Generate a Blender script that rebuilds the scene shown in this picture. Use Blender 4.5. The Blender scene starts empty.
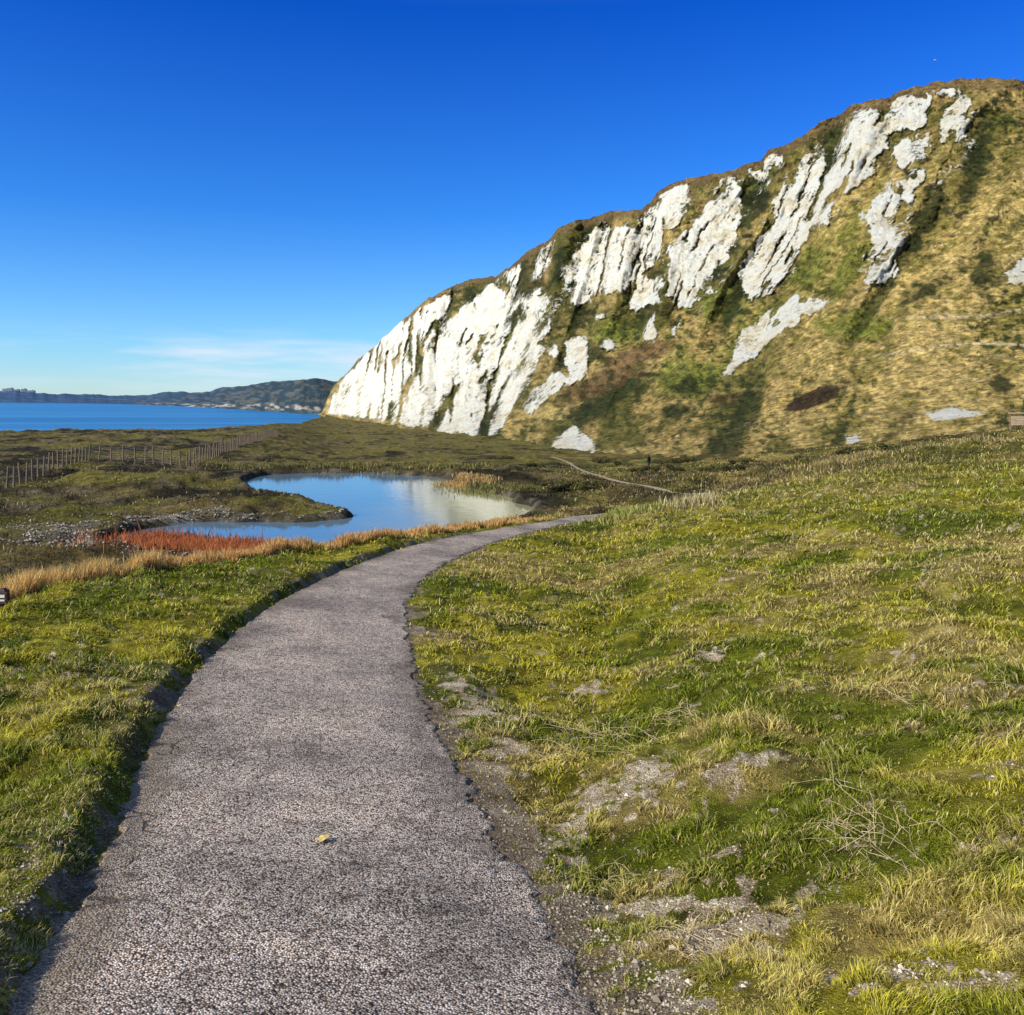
import bpy, math, random
import numpy as np
from mathutils import Vector
rng=np.random.default_rng(7); random.seed(7)
F=900.0; HR=400.0; CX=512.0; CZ=1.6
WL=-7.0   # lake level relative to eye
SEA=-20.0
S=bpy.context.scene
COL=S.collection
# ---------------------------------------------------------------- noise
def h2(ix,iy,s):
    n=(ix.astype(np.int64)*374761393+iy.astype(np.int64)*668265263+s*1442695041)&0xffffffff
    n=((n^(n>>13))*1274126177)&0xffffffff
    n=(n^(n>>16))&0xffffff
    return n/float(0xffffff)*2-1
def vn(x,y,s=0):
    x=np.asarray(x,float);y=np.asarray(y,float)
    x0=np.floor(x);y0=np.floor(y);fx=x-x0;fy=y-y0
    fx=fx*fx*fx*(fx*(fx*6-15)+10);fy=fy*fy*fy*(fy*(fy*6-15)+10)
    a=h2(x0,y0,s);b=h2(x0+1,y0,s);c=h2(x0,y0+1,s);d=h2(x0+1,y0+1,s)
    return (a*(1-fx)+b*fx)*(1-fy)+(c*(1-fx)+d*fx)*fy
def fbm(x,y,o=4,s=0,g=.5):
    t=0;a=1;n=0
    for i in range(o):
        t=t+a*vn(x*(2**i)*1.01+13.7*i,y*(2**i)*1.01-7.3*i,s+i*17);n+=a;a*=g
    return t/n*1.4
def sm(x,a,b):
    t=np.clip((x-a)/(b-a),0,1);return t*t*(3-2*t)
def inpoly(x,y,poly):
    r=np.zeros(np.shape(x),bool);n=len(poly)
    for i in range(n):
        x1,y1=poly[i];x2,y2=poly[(i+1)%n]
        if y1==y2: continue
        c=((y1>y)!=(y2>y))&(x<(x2-x1)*(y-y1)/(y2-y1)+x1)
        r^=c
    return r
def blur(a,sig):
    k=int(sig*3)+1;t=np.arange(-k,k+1);w=np.exp(-t*t/(2*sig*sig));w/=w.sum()
    p=np.pad(a,((k,k),(k,k)),mode='edge')
    o=sum(w[i]*p[i:i+a.shape[0],:] for i in range(2*k+1))
    return sum(w[i]*o[:,i:i+a.shape[1]] for i in range(2*k+1))
def bil(A,fr,fc):
    fr=np.clip(fr,0,A.shape[0]-1.001);fc=np.clip(fc,0,A.shape[1]-1.001)
    r=fr.astype(int);c=fc.astype(int);u=fr-r;v=fc-c
    return (A[r,c]*(1-u)*(1-v)+A[r+1,c]*u*(1-v)+A[r,c+1]*(1-u)*v+A[r+1,c+1]*u*v)
def mix(a,b,t):
    t=np.asarray(t)[...,None] if np.ndim(t)>0 else t
    return a*(1-t)+b*t
def C(*v): return np.array(v,float)
# ---------------------------------------------------------------- terrain table (6 knots per bearing)
def cr_(d): return (d,-(1.46+.07*d))
cols={
-700:[(6,-1.9),(8,-2.3),(25,-6),(35,-6.5),(86,-6.5),(200,-7)],
-200:[(8,-2.0),(10,-2.6),(28,-6.3),(40,-6.6),(86,-6.6),(210,-7.3)],
0:[cr_(9.6),(12,-3.1),(30,-6.4),(40,-6.6),(86,-6.6),(215,-7.4)],
100:[cr_(10.9),(14,-3.4),(30,-6.5),(38,-6.75),(86,-6.6),(230,-7.5)],
250:[cr_(14),(18,-3.8),(32,-6.4),(38,-6.85),(86,-6.6),(330,-8.9)],
290:[cr_(15),(19,-3.85),(32,-6.35),(38,-6.85),(86,-6.6),(450,-10.5)],
330:[cr_(15.8),(20,-3.9),(32,-6.3),(39,-6.85),(86,-6.6),(900,-19.5)],
400:[cr_(18),(22.5,-3.95),(33,-6.1),(40,-6.85),(86,-6.7),(450,-14.3)],
460:[cr_(20.8),(25.5,-4.1),(35,-6.1),(42,-6.85),(86,-6.7),(330,-13)],
520:[cr_(23.8),(29,-4.35),(38,-6.2),(45,-6.8),(86,-6.7),(240,-11.5)],
600:[cr_(26.5),(33,-4.45),(45,-6.0),(60,-6.6),(86,-7.3),(160,-10)],
700:[(25,-2.8),(32,-3.8),(50,-5.7),(65,-6.35),(86,-7.0),(120,-7.9)],
800:[(25,-2.55),(35,-3.3),(50,-4.1),(70,-4.9),(86,-5.5),(110,-6.1)],
900:[(25,-2.2),(35,-2.6),(50,-3.1),(70,-3.7),(86,-4.2),(105,-4.7)],
1024:[(25,-1.95),(35,-2.1),(50,-2.35),(70,-2.7),(86,-2.95),(100,-3.1)],
1400:[(25,-1.5),(35,-1.3),(50,-1),(70,-.5),(86,-.1),(90,0)],
1900:[(25,-1.2),(35,-.8),(50,0),(70,1),(86,1.8),(90,2)]}
cp=np.array(list(cols.keys()),float);kn=np.array(list(cols.values()))
LG=np.linspace(math.log(1),math.log(1500),420)
PXG=np.arange(-700,1901,5.0)
rowsT=[]
for p_ in PXG:
    kd=[float(np.interp(p_,cp,kn[:,i,0])) for i in range(6)];kz=[float(np.interp(p_,cp,kn[:,i,1])) for i in range(6)]
    rowsT.append(np.interp(LG,[0,math.log(2)]+[math.log(a) for a in kd],[-1.5,-1.6]+kz))
T=blur(np.array(rowsT).T,1.6)
def T2(T,sig):
    k=int(sig*3);t=np.arange(-k,k+1);w=np.exp(-t*t/(2*sig*sig));w/=w.sum()
    p=np.pad(T,((0,0),(k,k)),mode='edge');return sum(w[i]*p[:,i:i+T.shape[1]] for i in range(2*k+1))
T=T2(T,3)
def zb(px,d):
    return bil(T,np.log(np.maximum(d,1))/LG[-1]*(len(LG)-1),(px+700)/5.0)
def pick(px,row):
    dd=np.exp(np.linspace(math.log(1.2),math.log(900),3000))
    r=HR-zb(np.full(dd.shape,float(px)),dd)/dd*F
    i=np.argmax(r<=row);return dd[i]
def W(px,d): return ((px-CX)/F*d,d)
def wpr(px,row):
    d=pick(px,row);return W(px,d)
coast_px=[-700,0,200,260,300,322]; coast_d=[205,215,250,330,470,900]
# ---------------------------------------------------------------- lake mask
lk=[(247,483),(262,475),(300,473),(380,473),(440,477),(452,484),(480,492),(515,499),(537,511),(525,521),(480,540),(400,556),(300,566),(215,565),(150,556),(112,549),(100,541),(125,532),(165,525),(195,522),(300,521.5),(340,520),(353,517),(335,510.5),(300,503),(262,492)]
lw=[]
for a,b in lk:
    d=-WL*F/(b-HR);lw.append(W(a,d))
GX=np.arange(-45,25,.25);GY=np.arange(25,105,.25)
XX,YY=np.meshgrid(GX,GY)
wx=XX+.5*fbm(XX/2.5,YY/2.5,3,5);wy=YY+.6*fbm(XX/2.5,YY/2.5,3,9)
LM=blur(inpoly(wx,wy,lw).astype(float),2.0)
def lake(X,Y):
    m=bil(LM,(Y-25)/.25,(X+45)/.25)
    return np.where((X>-44.5)&(X<24.5)&(Y>25.5)&(Y<104),m,0)
# ---------------------------------------------------------------- path
st=[((-130,1250),(860,1250)),((-70,1130),(735,1130)),((2,1015),(612,1015)),((55,930),(556,935)),((94,860),(518,865)),((130,790),(480,800)),((156,725),(436,725)),((200,665),(415,660)),((260,615),(411,606)),((324,579),(430,576)),((395,551),(470,553)),((452,537.5),(518,536)),((513,526.5),(563,525)),((556,519.8),(592,520))]
PL=np.array([wpr(*a) for a,b in st]+[W(578,27.5),W(597,31)]);PR=np.array([wpr(*b) for a,b in st]+[W(614,27.5),W(634,31)])
def resamp(P,n):
    P=np.vstack([2*P[0]-P[1],P,2*P[-1]-P[-2]]);m=len(P)-3
    t=np.linspace(0,m-1e-6,n);i=t.astype(int);f=(t-i)[:,None]
    a,b,c,d=P[i],P[i+1],P[i+2],P[i+3]
    return .5*((2*b)+(-a+c)*f+(2*a-5*b+4*c-d)*f*f+(-a+3*b-3*c+d)*f**3)
NP=1300
RL=resamp(PL,NP);RR=resamp(PR,NP)
PC=(RL+RR)/2
tan=np.gradient(PC,axis=0);tan/=np.linalg.norm(tan,axis=1)[:,None]
nor=np.stack([tan[:,1],-tan[:,0]],1)
PW=np.abs(((RR-RL)*nor).sum(1))/2
e0=PC[-1];de=PC[-1][1]
trk=np.array([e0,W(650,36),W(685,42),W(705,49),W(704,56),wpr(680,494),wpr(650,487),wpr(612,480),wpr(583,471),wpr(567,462),wpr(552,457)])
TC=resamp(trk,260)
def pdist(X,Y,Cn,Wd):
    sh=X.shape;x=X.ravel();y=Y.ravel();out=np.full(x.shape,99.);side=np.zeros(x.shape)
    lo=Cn.min(0)-3;hi=Cn.max(0)+3
    idx=np.where((x>lo[0])&(x<hi[0])&(y>lo[1])&(y<hi[1]))[0]
    sp_=max(1,len(Cn)//200)
    C2=Cn[::sp_];W2=np.broadcast_to(Wd,(len(Cn),))[::sp_];tg=np.gradient(C2,axis=0);tg/=np.linalg.norm(tg,axis=1)[:,None]
    for k in range(0,len(idx),40000):
        j=idx[k:k+40000]
        dx=x[j,None]-C2[None,:,0];dy=y[j,None]-C2[None,:,1]
        q=(dx*dx+dy*dy);a=q.argmin(1);r=np.arange(len(j))
        lx=np.abs(dx[r,a]*tg[a,1]-dy[r,a]*tg[a,0])
        end=(a==0)|(a==len(C2)-1)
        ds=np.where(end,np.sqrt(q[r,a]),lx)
        out[j]=ds-W2[a]
        side[j]=np.sign(dx[r,a]*tg[a,1]-dy[r,a]*tg[a,0])
    return out.reshape(sh),side.reshape(sh)
# ---------------------------------------------------------------- dirt & ground colour (world-anchored patches)
db=[(485,705,48,14),(450,730,25,30),(590,692,24,5),(520,830,45,50),(610,805,95,20),(735,785,42,11),(570,930,60,70),(690,920,110,34),(660,1000,90,34),(985,1005,45,10),(1005,862,35,14),(488,770,36,34),(705,655,18,5),(165,700,30,22),(60,900,24,40),(740,850,35,8)]
dbw=[]
for a,b,rx,ry in db:
    d=pick(a,b);x,y=W(a,d);dbw.append((x,y,rx*d/F,ry*d*d/(F*1.5)))
def dirt(X,Y,sd,side):
    v=np.zeros(X.shape)
    for x,y,rx,ry in dbw:
        v=np.maximum(v,np.exp(-(((X-x)/rx)**2+((Y-y)/ry)**2)))
    v=v*.96+.42*fbm(X/.25,Y/.25,3,31)+.85*fbm(X/.085,Y/.085,4,32,.65)
    e=sm(.10+.20*fbm(X/.45,Y/.45,4,41)+.14*fbm(X/.08,Y/.08,3,42)-sd,-.07,.16)
    return np.maximum(sm(v,.15,1.15),e*np.where(side<0,.6,1))
def veg(px,X,Y,d):
    """grass colour"""
    n1=fbm(X/1.1,Y/1.3,4,3);n2=fbm(X/.3,Y/.3,3,8);n5=fbm(X/3.2,Y/2.6,3,23)
    g=mix(C(.27,.31,.022),C(.62,.55,.05),sm(n1+.6*n5,-.5,.45))
    g=mix(g,C(.08,.15,.012),sm(n2+.35*n1,.15,.7)*.85)
    g=mix(g,C(.74,.57,.18),sm(n1*.4+n2*.5-n5*.6-.02,.1,.55)*.85)
    far=sm(d,16,42)
    n4=fbm(X/3.,Y/6,4,77)
    fg=mix(C(.22,.20,.045),C(.64,.49,.16),sm(n4,-.3,.45))
    fg=mix(fg,C(.06,.065,.02),sm(fbm(X/2.5,Y/5,4,55)+.2*sm(d,35,60),.05,.45)*.85)
    fg=mix(fg,C(.28,.28,.04),sm(fbm(X/8,Y/5,3,56),.1,.5)*.6)
    fg=mix(fg,C(.18,.12,.06),sm(fbm(X/4,Y/9,3,57),.1,.5)*sm(d,35,60)*.6)
    g=mix(g,fg,far)
    low=sm(d,26,34)*sm(-px,-620,-520)
    l=mix(C(.055,.045,.022),C(.30,.23,.08),sm(fbm(X/5+.04*Y,Y/9,4,61),-.15,.4))
    l=mix(l,C(.34,.27,.15),sm(fbm(X/2,Y/2.5,3,63),.1,.6)*.7)
    l=mix(l,C(.31,.29,.05),sm(fbm(X/7-.06*Y,Y/6,3,64),.1,.5)*.6)
    l=mix(l,C(.31,.27,.07),sm(d,75,110)*sm(px,200,330)*sm(n4+.3,-.1,.6)*.7)
    g=mix(g,l,low)
    return g
def mk(name,V,Q,mats,attrs=None,fcol=None,smooth=True,tri=None):
    me=bpy.data.meshes.new(name);V=np.ascontiguousarray(V,dtype=np.float32)
    nq=len(Q) if Q is not None else 0;nt=len(tri) if tri is not None else 0
    me.vertices.add(len(V));me.vertices.foreach_set('co',V.ravel())
    li=[];ls=[]
    if nq: li.append(np.asarray(Q,np.int32).ravel());ls.append(np.full(nq,4))
    if nt: li.append(np.asarray(tri,np.int32).ravel());ls.append(np.full(nt,3))
    li=np.concatenate(li);tot=np.concatenate(ls);start=np.concatenate([[0],np.cumsum(tot)[:-1]])
    me.loops.add(len(li));me.loops.foreach_set('vertex_index',li.astype(np.int32))
    me.polygons.add(len(tot));me.polygons.foreach_set('loop_start',start.astype(np.int32));me.polygons.foreach_set('loop_total',tot.astype(np.int32))
    me.polygons.foreach_set('use_smooth',np.full(len(tot),smooth))
    me.update(calc_edges=True)
    for k,a in (attrs or {}).items():
        a=np.asarray(a,np.float32)
        if a.ndim==2:
            at=me.attributes.new(k,'FLOAT_COLOR','POINT')
            at.data.foreach_set('color',np.hstack([a,np.ones((len(a),1),np.float32)]).ravel())
        else:
            at=me.attributes.new(k,'FLOAT','POINT');at.data.foreach_set('value',a)
    for m in (mats if isinstance(mats,list) else [mats]): me.materials.append(m)
    o=bpy.data.objects.new(name,me);COL.objects.link(o);return o
def gridq(nr,nc):
    i=np.arange(nr*nc).reshape(nr,nc)
    return np.stack([i[:-1,:-1],i[:-1,1:],i[1:,1:],i[1:,:-1]],-1).reshape(-1,4)
# ---------------------------------------------------------------- materials
def mat(name):
    m=bpy.data.materials.new(name);m.use_nodes=True;nt=m.node_tree;b=nt.nodes['Principled BSDF'];return m,nt,b
def N(nt,t,**k):
    n=nt.nodes.new(t)
    for a,b in k.items(): setattr(n,a,b)
    return n
def objco(nt): return N(nt,'ShaderNodeTexCoord').outputs['Object']
def noise(nt,scale,detail=5,rough=.6,vec=None):
    n=N(nt,'ShaderNodeTexNoise');n.inputs['Scale'].default_value=scale;n.inputs['Detail'].default_value=detail;n.inputs['Roughness'].default_value=rough
    nt.links.new(vec if vec else objco(nt),n.inputs['Vector']);return n.outputs['Fac']
def ramp(nt,fac,pts):
    r=N(nt,'ShaderNodeValToRGB');e=r.color_ramp.elements
    while len(e)<len(pts): e.new(.5)
    for q,(p,c) in zip(e,pts):
        q.position=p;q.color=(*c,1) if len(c)==3 else c
    nt.links.new(fac,r.inputs['Fac']);return r.outputs['Color']
def mixcol(nt,fac,a,b,bt='MIX'):
    m=N(nt,'ShaderNodeMix',data_type='RGBA',blend_type=bt)
    for i,v in ((0,fac),(6,a),(7,b)):
        s=m.inputs[i]
        if isinstance(v,bpy.types.NodeSocket): nt.links.new(v,s)
        elif isinstance(v,(tuple,list)): s.default_value=(*v,1)
        else: s.default_value=v
    return m.outputs[2]
def mth(nt,op,a,b=None,clamp=False):
    m=N(nt,'ShaderNodeMath',operation=op,use_clamp=clamp)
    for i,v in ((0,a),(1,b)):
        if v is None: continue
        if isinstance(v,bpy.types.NodeSocket): nt.links.new(v,m.inputs[i])
        else: m.inputs[i].default_value=v
    return m.outputs[0]
def bump(nt,b,h,st,dist):
    n=N(nt,'ShaderNodeBump');n.inputs['Strength'].default_value=st;n.inputs['Distance'].default_value=dist
    nt.links.new(h,n.inputs['Height']);nt.links.new(n.outputs[0],b.inputs['Normal']);return n
def attr(nt,name): return N(nt,'ShaderNodeAttribute',attribute_name=name)
def rough(b,r,sp=.3):
    b.inputs['Roughness'].default_value=r;b.inputs['Specular IOR Level'].default_value=sp
def simple(name,c,r=.8,var=.3,scale=20.):
    m,nt,b=mat(name);n=noise(nt,scale)
    lo=tuple(v*(1-var) for v in c);hi=tuple(min(1,v*(1+var)) for v in c)
    nt.links.new(ramp(nt,n,[(.3,lo),(.7,hi)]),b.inputs['Base Color']);rough(b,r);return m
# ground
m_ground,nt,b=mat('ground_turf')
col=attr(nt,'Col').outputs['Color'];di=attr(nt,'dirt').outputs['Fac']
v=mixcol(nt,1.0,col,ramp(nt,noise(nt,7,6,.7),[(.3,(.3,.3,.3)),(.7,(1.35,1.3,1.2))]),'MULTIPLY')
v=mixcol(nt,1.0,v,ramp(nt,noise(nt,1.1,6,.75),[(.35,(.4,.4,.4)),(.65,(1.35,1.35,1.3))]),'MULTIPLY')
vor=N(nt,'ShaderNodeTexVoronoi');vor.inputs['Scale'].default_value=110;nt.links.new(objco(nt),vor.inputs['Vector'])
dc=ramp(nt,noise(nt,7,10,.8),[(.34,(.26,.18,.10)),(.47,(.62,.49,.32)),(.6,(1.,.88,.68))])
dk_=ramp(nt,noise(nt,7,10,.8),[(.3,(.12,.09,.06)),(.5,(.34,.26,.18)),(.66,(.72,.60,.45))])
dc=mixcol(nt,attr(nt,'pale').outputs['Fac'],dk_,dc)
dc=mixcol(nt,.6,dc,ramp(nt,vor.outputs['Color'],[(.2,(.35,.31,.28)),(.8,(1.5,1.42,1.3))]),'MULTIPLY')
dsh=mth(nt,'MULTIPLY',mth(nt,'SUBTRACT',mth(nt,'ADD',di,mth(nt,'MULTIPLY',mth(nt,'SUBTRACT',noise(nt,24,8,.8),.5),2.2)),.22),2.5,True)
nt.links.new(mixcol(nt,dsh,v,dc),b.inputs['Base Color']);rough(b,.95,.1)
h=mth(nt,'ADD',mth(nt,'MULTIPLY',noise(nt,14,8,.75),1.2),mth(nt,'MULTIPLY',vor.outputs['Distance'],-.3))
bump(nt,b,h,1.,.07)
# asphalt path
m_path,nt,b=mat('path_asphalt')
oc=objco(nt)
v1=N(nt,'ShaderNodeTexVoronoi');v1.inputs['Scale'].default_value=125;nt.links.new(oc,v1.inputs['Vector'])
sc=N(nt,'ShaderNodeSeparateColor');nt.links.new(v1.outputs['Color'],sc.inputs[0])
st_=ramp(nt,sc.outputs[0],[(.0,(.18,.14,.115)),(.3,(.58,.455,.375)),(.65,(.88,.72,.61)),(1.,(1.,.95,.84))])
gap=ramp(nt,v1.outputs['Distance'],[(.40,(1,1,1)),(.78,(.12,.10,.09))])
c=mixcol(nt,1.,st_,gap,'MULTIPLY')
c=mixcol(nt,1.,c,ramp(nt,noise(nt,.9,7,.7),[(.36,(.56,.54,.53)),(.5,(.95,.93,.90)),(.62,(1.22,1.15,1.07))]),'MULTIPLY')
c=mixcol(nt,1.,c,ramp(nt,noise(nt,9,6,.75),[(.32,(.55,.53,.51)),(.5,(1.05,1.05,1.05))]),'MULTIPLY')
c=mixcol(nt,1.,c,ramp(nt,noise(nt,38,4,.75),[(.36,(.4,.38,.37)),(.5,(1.1,1.1,1.1))]),'MULTIPLY')
cd=attr(nt,'edge').outputs['Fac']
nz=N(nt,'ShaderNodeTexNoise');nz.inputs['Scale'].default_value=3;nz.inputs['Detail'].default_value=6;nt.links.new(oc,nz.inputs['Vector'])
va=N(nt,'ShaderNodeVectorMath',operation='MULTIPLY_ADD');nt.links.new(nz.outputs['Color'],va.inputs[0]);va.inputs[1].default_value=(.6,.6,.6);nt.links.new(oc,va.inputs[2])
v2=N(nt,'ShaderNodeTexVoronoi',feature='DISTANCE_TO_EDGE');v2.inputs['Scale'].default_value=1.1;nt.links.new(va.outputs[0],v2.inputs['Vector'])
crk=mth(nt,'MULTIPLY',ramp(nt,v2.outputs['Distance'],[(.0,(1,1,1)),(.016,(0,0,0))]),mth(nt,'ADD',cd,.3),True)
c=mixcol(nt,crk,c,(.04,.03,.025))
c=mixcol(nt,mth(nt,'MULTIPLY',cd,.65),c,(.18,.14,.10))
nt.links.new(c,b.inputs['Base Color']);rough(b,.85,.15)
hh=mth(nt,'SUBTRACT',mth(nt,'MULTIPLY',v1.outputs['Distance'],-1.),mth(nt,'MULTIPLY',crk,1.5))
bump(nt,b,hh,.8,.006)
def folmat(name,tr=.3):
    m,nt,b=mat(name);c=attr(nt,'Col').outputs['Color'];nt.links.new(c,b.inputs['Base Color']);rough(b,.7,.15)
    t=N(nt,'ShaderNodeBsdfTranslucent');nt.links.new(c,t.inputs['Color'])
    mx=N(nt,'ShaderNodeMixShader');mx.inputs[0].default_value=tr
    nt.links.new(b.outputs[0],mx.inputs[1]);nt.links.new(t.outputs[0],mx.inputs[2]);nt.links.new(mx.outputs[0],nt.nodes['Material Output'].inputs[0]);return m
m_fol=folmat('grass_blade')
# cliff
m_cliff,nt,b=mat('chalk_cliff')
oc=objco(nt)
mp=N(nt,'ShaderNodeMapping');mp.inputs['Scale'].default_value=(1,.5,.8);nt.links.new(oc,mp.inputs[0])
n1=noise(nt,.16,9,.75,mp.outputs[0]);n2=noise(nt,.55,6,.75)
ck=attr(nt,'chalk').outputs['Fac']
f=mth(nt,'ADD',ck,mth(nt,'MULTIPLY',mth(nt,'SUBTRACT',n1,.5),2.0))
f=mth(nt,'ADD',f,mth(nt,'MULTIPLY',mth(nt,'SUBTRACT',n2,.5),1.9))
f=mth(nt,'MULTIPLY',mth(nt,'SUBTRACT',f,.42),6,True)
cc=ramp(nt,noise(nt,.14,9,.8,mp.outputs[0]),[(.36,(.66,.52,.30)),(.44,(.98,.88,.66)),(.53,(1.,.97,.85))])
cc=mixcol(nt,1.,cc,ramp(nt,noise(nt,.5,7,.85),[(.37,(.40,.32,.22)),(.44,(1,1,1))]),'MULTIPLY')
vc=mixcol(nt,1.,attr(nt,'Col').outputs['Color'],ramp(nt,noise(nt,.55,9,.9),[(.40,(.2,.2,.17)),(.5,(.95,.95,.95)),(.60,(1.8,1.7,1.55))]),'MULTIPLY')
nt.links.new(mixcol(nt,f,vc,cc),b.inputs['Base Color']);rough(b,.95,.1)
bh=mth(nt,'ADD',noise(nt,.3,10,.78,mp.outputs[0]),mth(nt,'MULTIPLY',f,.12))
bump(nt,b,bh,.85,4.5)
# water
def water(name,base,r,scale,st,dist,aniso):
    m,nt,b=mat(name);b.inputs['Base Color'].default_value=(*base,1);b.inputs['Roughness'].default_value=r;b.inputs['IOR'].default_value=1.33
    mp=N(nt,'ShaderNodeMapping');mp.inputs['Scale'].default_value=aniso;nt.links.new(objco(nt),mp.inputs[0])
    bump(nt,b,noise(nt,scale,6,.6,mp.outputs[0]),st,dist);return m,nt,b
m_lake,nt,b=water('lake_water',(.06,.17,.25),.07,1.8,.25,.03,(1,.6,1))
b.inputs['Specular IOR Level'].default_value=.38
lx=N(nt,'ShaderNodeSeparateXYZ');nt.links.new(objco(nt),lx.inputs[0])
cliff_refl=mth(nt,'ADD',mth(nt,'MULTIPLY',mth(nt,'ADD',lx.outputs[0],10),.12),mth(nt,'MULTIPLY',mth(nt,'SUBTRACT',noise(nt,.15,4,.6),.5),1.2))  # green-tan cliff reflection painted into the base colour, stronger towards the right
nt.links.new(ramp(nt,cliff_refl,[(.1,(.12,.21,.30)),(.75,(.36,.34,.17))]),b.inputs['Base Color'])
m_sea,nt,b=water('sea_water',(.0,.06,.17),.3,.15,.35,.6,(.3,1,1))
mp=N(nt,'ShaderNodeMapping');mp.inputs['Scale'].default_value=(.12,1,1);nt.links.new(objco(nt),mp.inputs[0])
nt.links.new(ramp(nt,noise(nt,.012,5,.6,mp.outputs[0]),[(.35,(.0,.10,.30)),(.65,(.03,.26,.52))]),b.inputs['Base Color'])
m_head,nt,b=mat('wooded_headland');nt.links.new(attr(nt,'Col').outputs['Color'],b.inputs['Base Color']);rough(b,1,.0)
m_pebble,nt,b=mat('pebble_stone');nt.links.new(attr(nt,'Col').outputs['Color'],b.inputs['Base Color']);rough(b,.9,.2)
m_wood=simple('weathered_wood',(.24,.17,.11),.85,.4,12)
m_tan=simple('pale_timber',(.6,.42,.25),.8,.3,6)
m_dark=simple('dark_stained_wood',(.07,.04,.03),.7,.4,30)
m_wire=simple('galvanised_wire',(.15,.13,.11),.5,.2,5)
m_white=simple('white_paint',(.75,.75,.72),.6,.05,30)
m_render=simple('pale_render',(.22,.25,.32),.9,.15,.05)
m_roof=simple('roof_slate',(.14,.15,.2),.9,.2,.1)
m_leaf=simple('yellow_leaf',(.8,.6,.2),.6,.3,60)
m_dirtpath=simple('trodden_earth',(.40,.31,.19),.95,.35,3)
m_bark=simple('bark',(.06,.045,.03),.9,.3,20)
# ---------------------------------------------------------------- ground mesh
pxs=np.concatenate([np.arange(-700,-40,9.),np.arange(-40,1070,1.3),np.arange(1070,1900,9.)])
ds=np.concatenate([[.5,.8],np.exp(np.linspace(math.log(1.1),math.log(26),430)),np.exp(np.linspace(math.log(26.2),math.log(1150),330))])
PX,D=np.meshgrid(pxs,ds)
X=(PX-CX)/F*D;Y=D
SD,SIDE=pdist(X,Y,PC,PW)
SDn=SD+.05*fbm(X/.35,Y/.35,4,12)
TD,_=pdist(X,Y,TC,.4)
def ground_z(PX,D,X,Y,SD,SIDE,TD,LMK,fine=True):
    z=zb(PX,D)
    off=sm(SD,.0,.5)*sm(TD,0,1.)
    rough_=.095*fbm(X/.6,Y/.6,4,2)+.16*fbm(X/2.2,Y/2.2,3,4)*sm(SD,.3,2)
    z=z+off*rough_*(1-LMK)
    z=z+np.where(SIDE<0,.085*sm(SD,.0,.12),.02*sm(SD,0,.22))*(1-sm(D,15,22))
    z=z-.016*(1-sm(SD,-.14,-.05))*(SD<50)
    amp=sm(D,26,45)*sm(TD,0,3)
    low=sm(-PX,-640,-500)
    hump=.42*fbm(X/9,Y/12,4,33)+.30*fbm(X/2.5,Y/3,3,34)
    hump=np.where(low>.5,np.maximum(hump,-.05*np.ones_like(hump)),hump*1.0)
    z=z+amp*hump*(1-sm(D,90,110)*(PX>560))
    z=z+low*.9*np.exp(-((Y-64+.25*X)/3.5)**2)*sm(-X,22,28)*(1-sm(-X,34,38))
    w=sm(LMK,.0,.3)
    z=z*(1-w)+(WL+(.5-LMK)*1.6)*w
    dc=np.interp(PX,coast_px,coast_d)
    z=z-16*sm((D/dc-1),0,.07)*(PX<325)
    return z
LK=lake(X,Y)
Z=ground_z(PX,D,X,Y,SDn,SIDE,TD,LK)
footpx=[318,340,400,480,550,600,700,800,900,1024,1400,1900];footd=[1050,850,450,300,200,160,120,110,105,100,90,90]
fd=np.interp(PX,footpx,footd)
Z=Z-8*sm(D/fd-1,.06,.3)*(PX>=318)
DI=dirt(X,Y,SD,SIDE)*(D<26)
Cc=veg(PX,X,Y,D)
shore=sm(LK,.01,.12)
Cc=mix(Cc,mix(C(.09,.075,.055),C(.26,.22,.17),sm(fbm(X/.8,Y/.8,3,90),-.2,.5)),shore*.85)
def gravmask(px,row,d,x,y):
    g_=np.maximum(np.exp(-(((px-75)/75)**2+((row-538)/15)**2)),.85*np.exp(-(((px-190)/110)**2+((row-518)/5)**2)))*(d>28)
    return sm(g_+.5*fbm(x/1.5,y/1.5,4,91),.38,.85)
RWg=HR-zb(PX,D)/D*F
gm=gravmask(PX,RWg,D,X,Y)
Cc=mix(Cc,mix(C(.13,.12,.105),C(.50,.47,.42),sm(fbm(X/.6,Y/.6,3,92),-.2,.4)),gm*.85)
V=np.stack([X,Y,Z+CZ],-1).reshape(-1,3)
g=mk('ground',V,gridq(*PX.shape),m_ground,{'Col':Cc.reshape(-1,3)*.8,'dirt':DI.ravel(),'pale':sm(SD+.1*fbm(X/.3,Y/.3,3,95),.02,.35).ravel()})
g['kind']='structure'
def gz(px,d):
    px=np.atleast_1d(np.asarray(px,float));d=np.atleast_1d(np.asarray(d,float));x=(px-CX)/F*d
    s,sd=pdist(x,d,PC,PW);t,_=pdist(x,d,TC,.4)
    return ground_z(px,d,x,d,s+.05*fbm(x/.35,d/.35,4,12),sd,t,lake(x,d))+CZ
def gxy(x,y):
    return gz(CX+x/y*F,y)
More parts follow.
